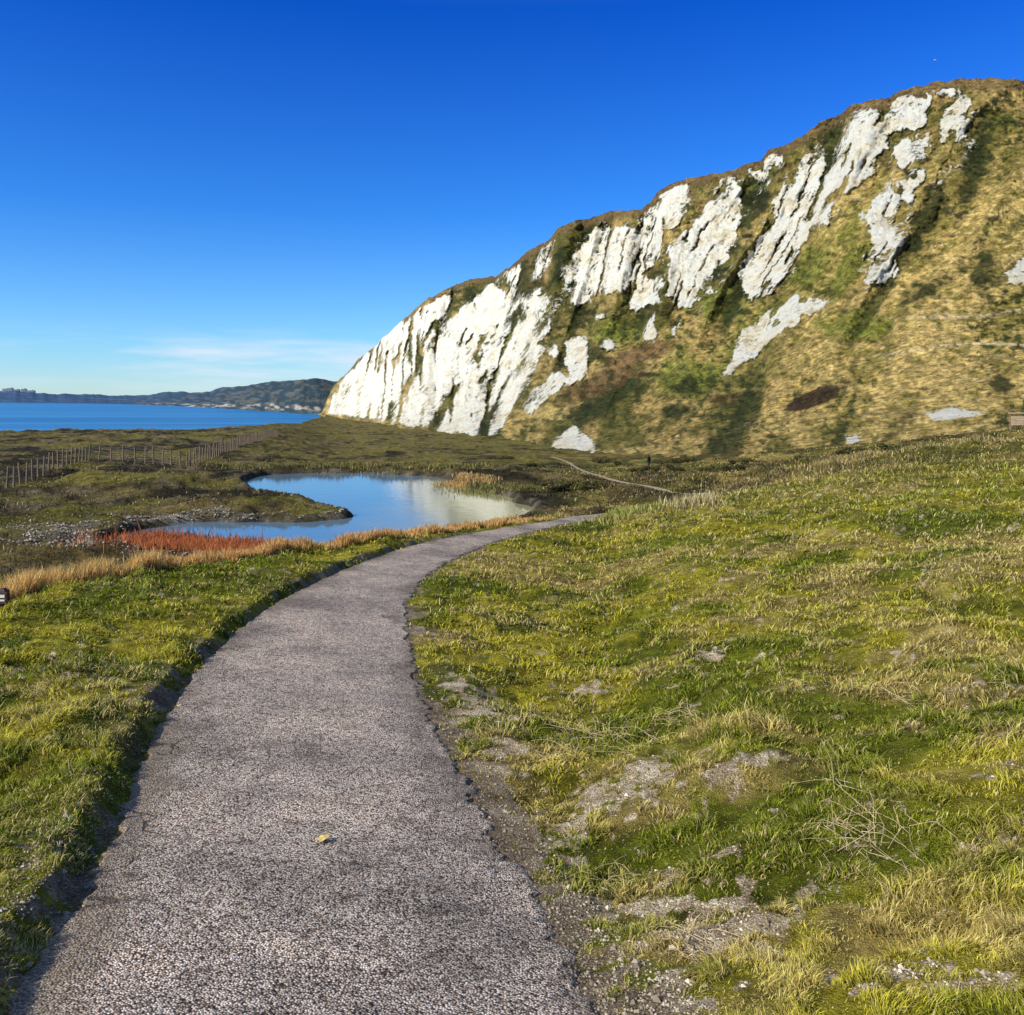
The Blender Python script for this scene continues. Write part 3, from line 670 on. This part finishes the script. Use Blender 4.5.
# ---------------------------------------------------------------- notice board
d0=92;x0,y0=W(1020,d0);z0=float(gz(1020,d0)[0])
nb=empty('notice_board',(x0,y0,z0));nb['label']='pale timber plank notice board on posts below grassy slope';nb['category']='notice board'
for sx_ in (-.95,.95): obj('post',[box(sx_,0,-.2,.14,.14,1.75)],m_wood,.01,nb)
obj('panel',[box(0,-.1,.35+i*.24,1.9,.05,.22) for i in range(4)],m_tan,.01,nb)
obj('roof',[box(0,-.05,1.56,2.3,.5,.08,0,.1)],m_tan,.01,nb)
# ---------------------------------------------------------------- yellow leaf
d0=pick(323,843);x0,y0=W(323,d0)
lv=[];nL=16
for i in range(nL):
    a=2*math.pi*i/nL;r=.03*(1+.25*math.cos(5*a))*(1 if i%2 else .8);lv.append((r*1.2*math.cos(a),r*math.sin(a),.003*math.sin(3*a)))
me=bpy.data.meshes.new('fallen_leaf');me.from_pydata([(0,0,.001)]+lv+[(.0,-.05,.002),(.003,-.05,.002)],[],[(0,i+1,(i+1)%nL+1) for i in range(nL)]+[(0,nL+1,nL+2)]);me.materials.append(m_leaf)
lo=bpy.data.objects.new('fallen_leaf',me);lo.location=(x0,y0,float(zb(np.array([323.]),np.array([d0]))[0])+CZ+.020);lo.rotation_euler=(-.06,0.03,1);COL.objects.link(lo)
lo['label']='yellow fallen leaf lying on grey tarmac path';lo['category']='leaf'
# ---------------------------------------------------------------- dry stalk plants
m_stalk=simple('dry_stalk',(.6,.46,.27),.8,.35,30)
def dryplant(px_,row_,n,spread,h,lab,name='dry_bramble'):
    d0=pick(px_,row_);x0,y0=W(px_,d0);z0=float(gz(px_,d0)[0]);parts=[]
    for i in range(n):
        a=random.uniform(0,2*math.pi);L_=spread*random.uniform(.4,1.);hh=h*random.uniform(.1,1.)**1.5;p=[];bx=random.uniform(-.5,.5)*spread;by=random.uniform(-.5,.5)*spread
        wob_=[random.uniform(-.07,.07)*spread for _ in range(6)]
        for k in range(6):
            t=k/5;p.append((bx+math.cos(a)*L_*t+wob_[k],by+math.sin(a)*L_*t+wob_[5-k],hh*math.sin(t*math.pi*.85)*1.0+.015))
        parts.append(tube(p,.0014*max(1,d0/4.5),.0006*max(1,d0/4.5),4))
    o=obj(name,parts,m_stalk,loc=(x0,y0,z0));o['label']=lab;o['category']='dry plant';o['group']='dry bramble stems in the turf'
for a in [(870,845,44,.34,.14),(850,800,8,.2,.2),(690,715,30,.3,.09),(600,742,40,.42,.09),(560,770,18,.28,.07),(640,760,26,.32,.08),(755,575,14,.5,.08),(905,700,14,.4,.08),(1018,705,6,.2,.18),(700,950,24,.2,.05),(620,880,20,.22,.05)]:
    dryplant(*a,'tangle of thin pale dry stems lying over short turf')
# ---------------------------------------------------------------- bushes
def bushmesh(seed):
    r=np.random.default_rng(seed);n=2600
    c=r.normal(0,1,(9,3))*np.array([.55,.45,.2])+np.array([0,0,.45]);ci=r.integers(0,9,n)
    v=r.normal(0,1,(n,3));v/=np.linalg.norm(v,axis=1)[:,None];rad=(.28+.12*r.random(9))[ci][:,None]*r.random((n,1))**.3
    p=c[ci]+v*rad;p[:,2]=np.maximum(p[:,2],.02)
    q=r.normal(0,1,(n,3,3))*.055
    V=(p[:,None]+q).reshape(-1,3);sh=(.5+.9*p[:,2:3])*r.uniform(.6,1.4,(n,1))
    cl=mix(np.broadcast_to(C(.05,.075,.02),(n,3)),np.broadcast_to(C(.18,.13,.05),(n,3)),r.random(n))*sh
    return V,np.arange(n*3).reshape(-1,3),np.repeat(cl,3,0)
m_bush=folmat('bush_leaf',.15)
protos=[]
for i in range(3):
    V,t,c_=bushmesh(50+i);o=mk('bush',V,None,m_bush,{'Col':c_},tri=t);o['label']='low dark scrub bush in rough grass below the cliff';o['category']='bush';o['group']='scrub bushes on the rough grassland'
    V2,Q2=join([tube([(0,0,-.1),(.05*i,.05,.3),(.1*math.cos(i+k*2),.1*math.sin(i+k*2),.6)],.03,.01,5) for k in range(3)])
    me=bpy.data.meshes.new('branch');me.from_pydata(V2,[],Q2);me.materials.append(m_bark);q_=bpy.data.objects.new('branch',me);COL.objects.link(q_);q_.parent=o
    protos.append((o,q_))
bl=[(568,488,1.1),(590,491,1.),(560,491,.8),(548,484,.7),(645,474,1.0),(672,470,1.),(705,474,1.),(735,472,1.1),(620,466,1.2),(600,463,1.3),(770,466,1.),(683,463,1.2),(530,466,1.),(500,459,1.2),(800,462,1.1),(745,463,1.2),(850,458,.9),(890,452,1.),(660,464,1.1),(720,468,1.)]
for i,(a,r_,sc_) in enumerate(bl):
    po,pb=protos[i%3]
    if i>=3:
        no=po.copy();nbr=pb.copy();COL.objects.link(no);COL.objects.link(nbr);nbr.parent=no
    else: no=po
    d_=pick(a,r_);x_,y_=W(a,d_);no.location=(x_,y_,float(gz(a,d_)[0])-.05);no.rotation_euler=(0,0,random.uniform(0,6));no.scale=(sc_*1.3,sc_*1.1,sc_*.65)
# ---------------------------------------------------------------- walker
def person():
    d0=pick(649,470);x0,y0=W(649,d0);z0=float(gz(649,d0)[0])
    vs=[(0,0,.95),(0,0,1.2),(0,0,1.42),(0,0,1.52),(0,.01,1.62),(0,.01,1.70),
        (.18,0,1.4),(.24,.03,1.15),(.22,.14,.93),(-.18,0,1.4),(-.24,-.03,1.15),(-.22,.08,.93),
        (.09,0,.9),(.11,.12,.5),(.11,.08,.06),(.11,.2,.03),(-.09,0,.9),(-.11,-.06,.5),(-.11,-.25,.1),(-.11,-.14,.03)]
    rs=[.15,.14,.16,.055,.095,.08,.065,.05,.035,.065,.05,.035,.09,.065,.045,.04,.09,.065,.045,.04]
    es=[(0,1),(1,2),(2,3),(3,4),(4,5),(2,6),(6,7),(7,8),(2,9),(9,10),(10,11),(0,12),(12,13),(13,14),(14,15),(0,16),(16,17),(17,18),(18,19)]
    me=bpy.data.meshes.new('person');me.from_pydata(vs,es,[]);o=bpy.data.objects.new('person',me);COL.objects.link(o)
    sk=o.modifiers.new('skin','SKIN')
    for i,sv in enumerate(me.skin_vertices[0].data): sv.radius=(rs[i],rs[i]*.8,);sv.use_root=(i==0)
    ss=o.modifiers.new('sub','SUBSURF');ss.levels=1;ss.render_levels=1
    me.materials.append(simple('dark_clothing',(.02,.022,.03),.8,.2,8));o.location=(x0,y0,z0);o.rotation_euler=(0,0,.6)
    o['label']='walker in dark clothing striding along the earth track';o['category']='person'
person()
# ---------------------------------------------------------------- seagull
gd=200;gx0=(935-CX)/F*gd;gz0=(HR-60)/F*gd+CZ
bv_,bq_=tube([(0,-.28,0),(0,-.2,.02),(0,0,.0),(0,.2,.02),(0,.3,.03)],.03,.03,8)
rr_=[.01,.07,.09,.06,.015]
bv_=[(v_[0]*rr_[i//8]/.03,v_[1],v_[2]*rr_[i//8]/.03) for i,v_ in enumerate(bv_)]
wing=[(0,.1,.03),(.3,.16,.16),(.65,.05,.1),(.3,0,.15),(0,-.08,.03)]
wv_=[(a,b_,c_) for a,b_,c_ in wing]+[(-a,b_,c_) for a,b_,c_ in wing];wq=[(0,1,3,4),(1,2,3),(9,8,6,5),(8,7,6)]
sg=obj('seagull',[(bv_,bq_),(wv_,wq)],m_white,loc=(gx0,gd,gz0),rz=1.2);sg['label']='white seagull gliding in clear blue sky';sg['category']='bird'
# ---------------------------------------------------------------- distant town blocks
for i,(a,wm,hm) in enumerate([(6,60,30),(11,40,38),(17,50,26),(24,45,32),(31,70,20),(-20,50,30)]):
    d_=float(np.interp(a,*zip(*hb)))*1.33;rr=float(np.interp(a,*zip(*hr)));z_=-(rr+1-HR)/F*d_+CZ
    t=empty('tower_block',((a-CX)/F*d_,d_,z_-10));t['label']='pale block of flats on the distant wooded shore';t['category']='building';t['group']='distant town buildings along the coast'
    obj('wall',[box(0,0,0,wm,20,hm+10)],m_render,0,t)
    obj('roof',[box(0,0,hm+10,wm*.96,19,3),box(wm*.2,0,hm+13,8,8,5)],m_roof,0,t)
# ---------------------------------------------------------------- light, world, camera
az=math.radians(-120);el=math.radians(32)
sv=Vector((math.sin(az)*math.cos(el),math.cos(az)*math.cos(el),math.sin(el)))
L=bpy.data.lights.new('sun','SUN');L.energy=5.0;L.angle=math.radians(.5);L.color=(1,.95,.80);lo=bpy.data.objects.new('sun',L);lo.rotation_euler=sv.to_track_quat('Z','Y').to_euler();COL.objects.link(lo)
w=bpy.data.worlds.new('World');S.world=w;w.use_nodes=True;nt=w.node_tree;bg=nt.nodes['Background']
sk=N(nt,'ShaderNodeTexSky',sky_type='NISHITA');sk.sun_disc=False;sk.sun_elevation=el;sk.sun_rotation=az%(2*math.pi);sk.altitude=50;sk.air_density=1.;sk.dust_density=.1;sk.ozone_density=2.5
tc=N(nt,'ShaderNodeTexCoord');sp=N(nt,'ShaderNodeSeparateXYZ');nt.links.new(tc.outputs['Generated'],sp.inputs[0])
tint=ramp(nt,sp.outputs[2],[(0,(.50,.70,1.)),(.06,(.36,.66,1.)),(.2,(.12,.46,1.)),(.40,(.018,.27,.95)),(.6,(.8,.72,.62)),(1,(.9,.75,.6))])  # upper stops, above the view, set neutral to make ambient light less blue
c=mixcol(nt,1.,sk.outputs[0],tint,'MULTIPLY')
c=mixcol(nt,1.,c,(1.35,1.35,1.35),'MULTIPLY')
mp=N(nt,'ShaderNodeMapping');mp.inputs['Scale'].default_value=(3,3,30);nt.links.new(tc.outputs['Generated'],mp.inputs[0])
cn=noise(nt,1.8,7,.6,mp.outputs[0])
band=ramp(nt,sp.outputs[2],[(0,(.3,.3,.3)),(.02,(.8,.8,.8)),(.05,(1,1,1)),(.08,(0,0,0))])
sx_=ramp(nt,mth(nt,'ADD',sp.outputs[0],1.),[(.45,(.15,.15,.15)),(.68,(1,1,1)),(.85,(1,1,1)),(1.,(.2,.2,.2))])
cf=mth(nt,'MULTIPLY',mth(nt,'MULTIPLY',mth(nt,'MULTIPLY',ramp(nt,cn,[(.44,(0,0,0)),(.68,(1,1,1))]),band),sx_),.9)
c=mixcol(nt,cf,c,(5.5,6.5,7.5))
nt.links.new(c,bg.inputs[0]);bg.inputs[1].default_value=.13
cam=bpy.data.cameras.new('camera');cam.sensor_width=36;cam.lens=36*F/1024;cam.shift_y=-107.5/1024;cam.clip_end=200000;cam.clip_start=.05
co=bpy.data.objects.new('camera',cam);co.location=(0,0,CZ);co.rotation_euler=(math.pi/2,0,0);COL.objects.link(co);S.camera=co
S.view_settings.view_transform='Standard'
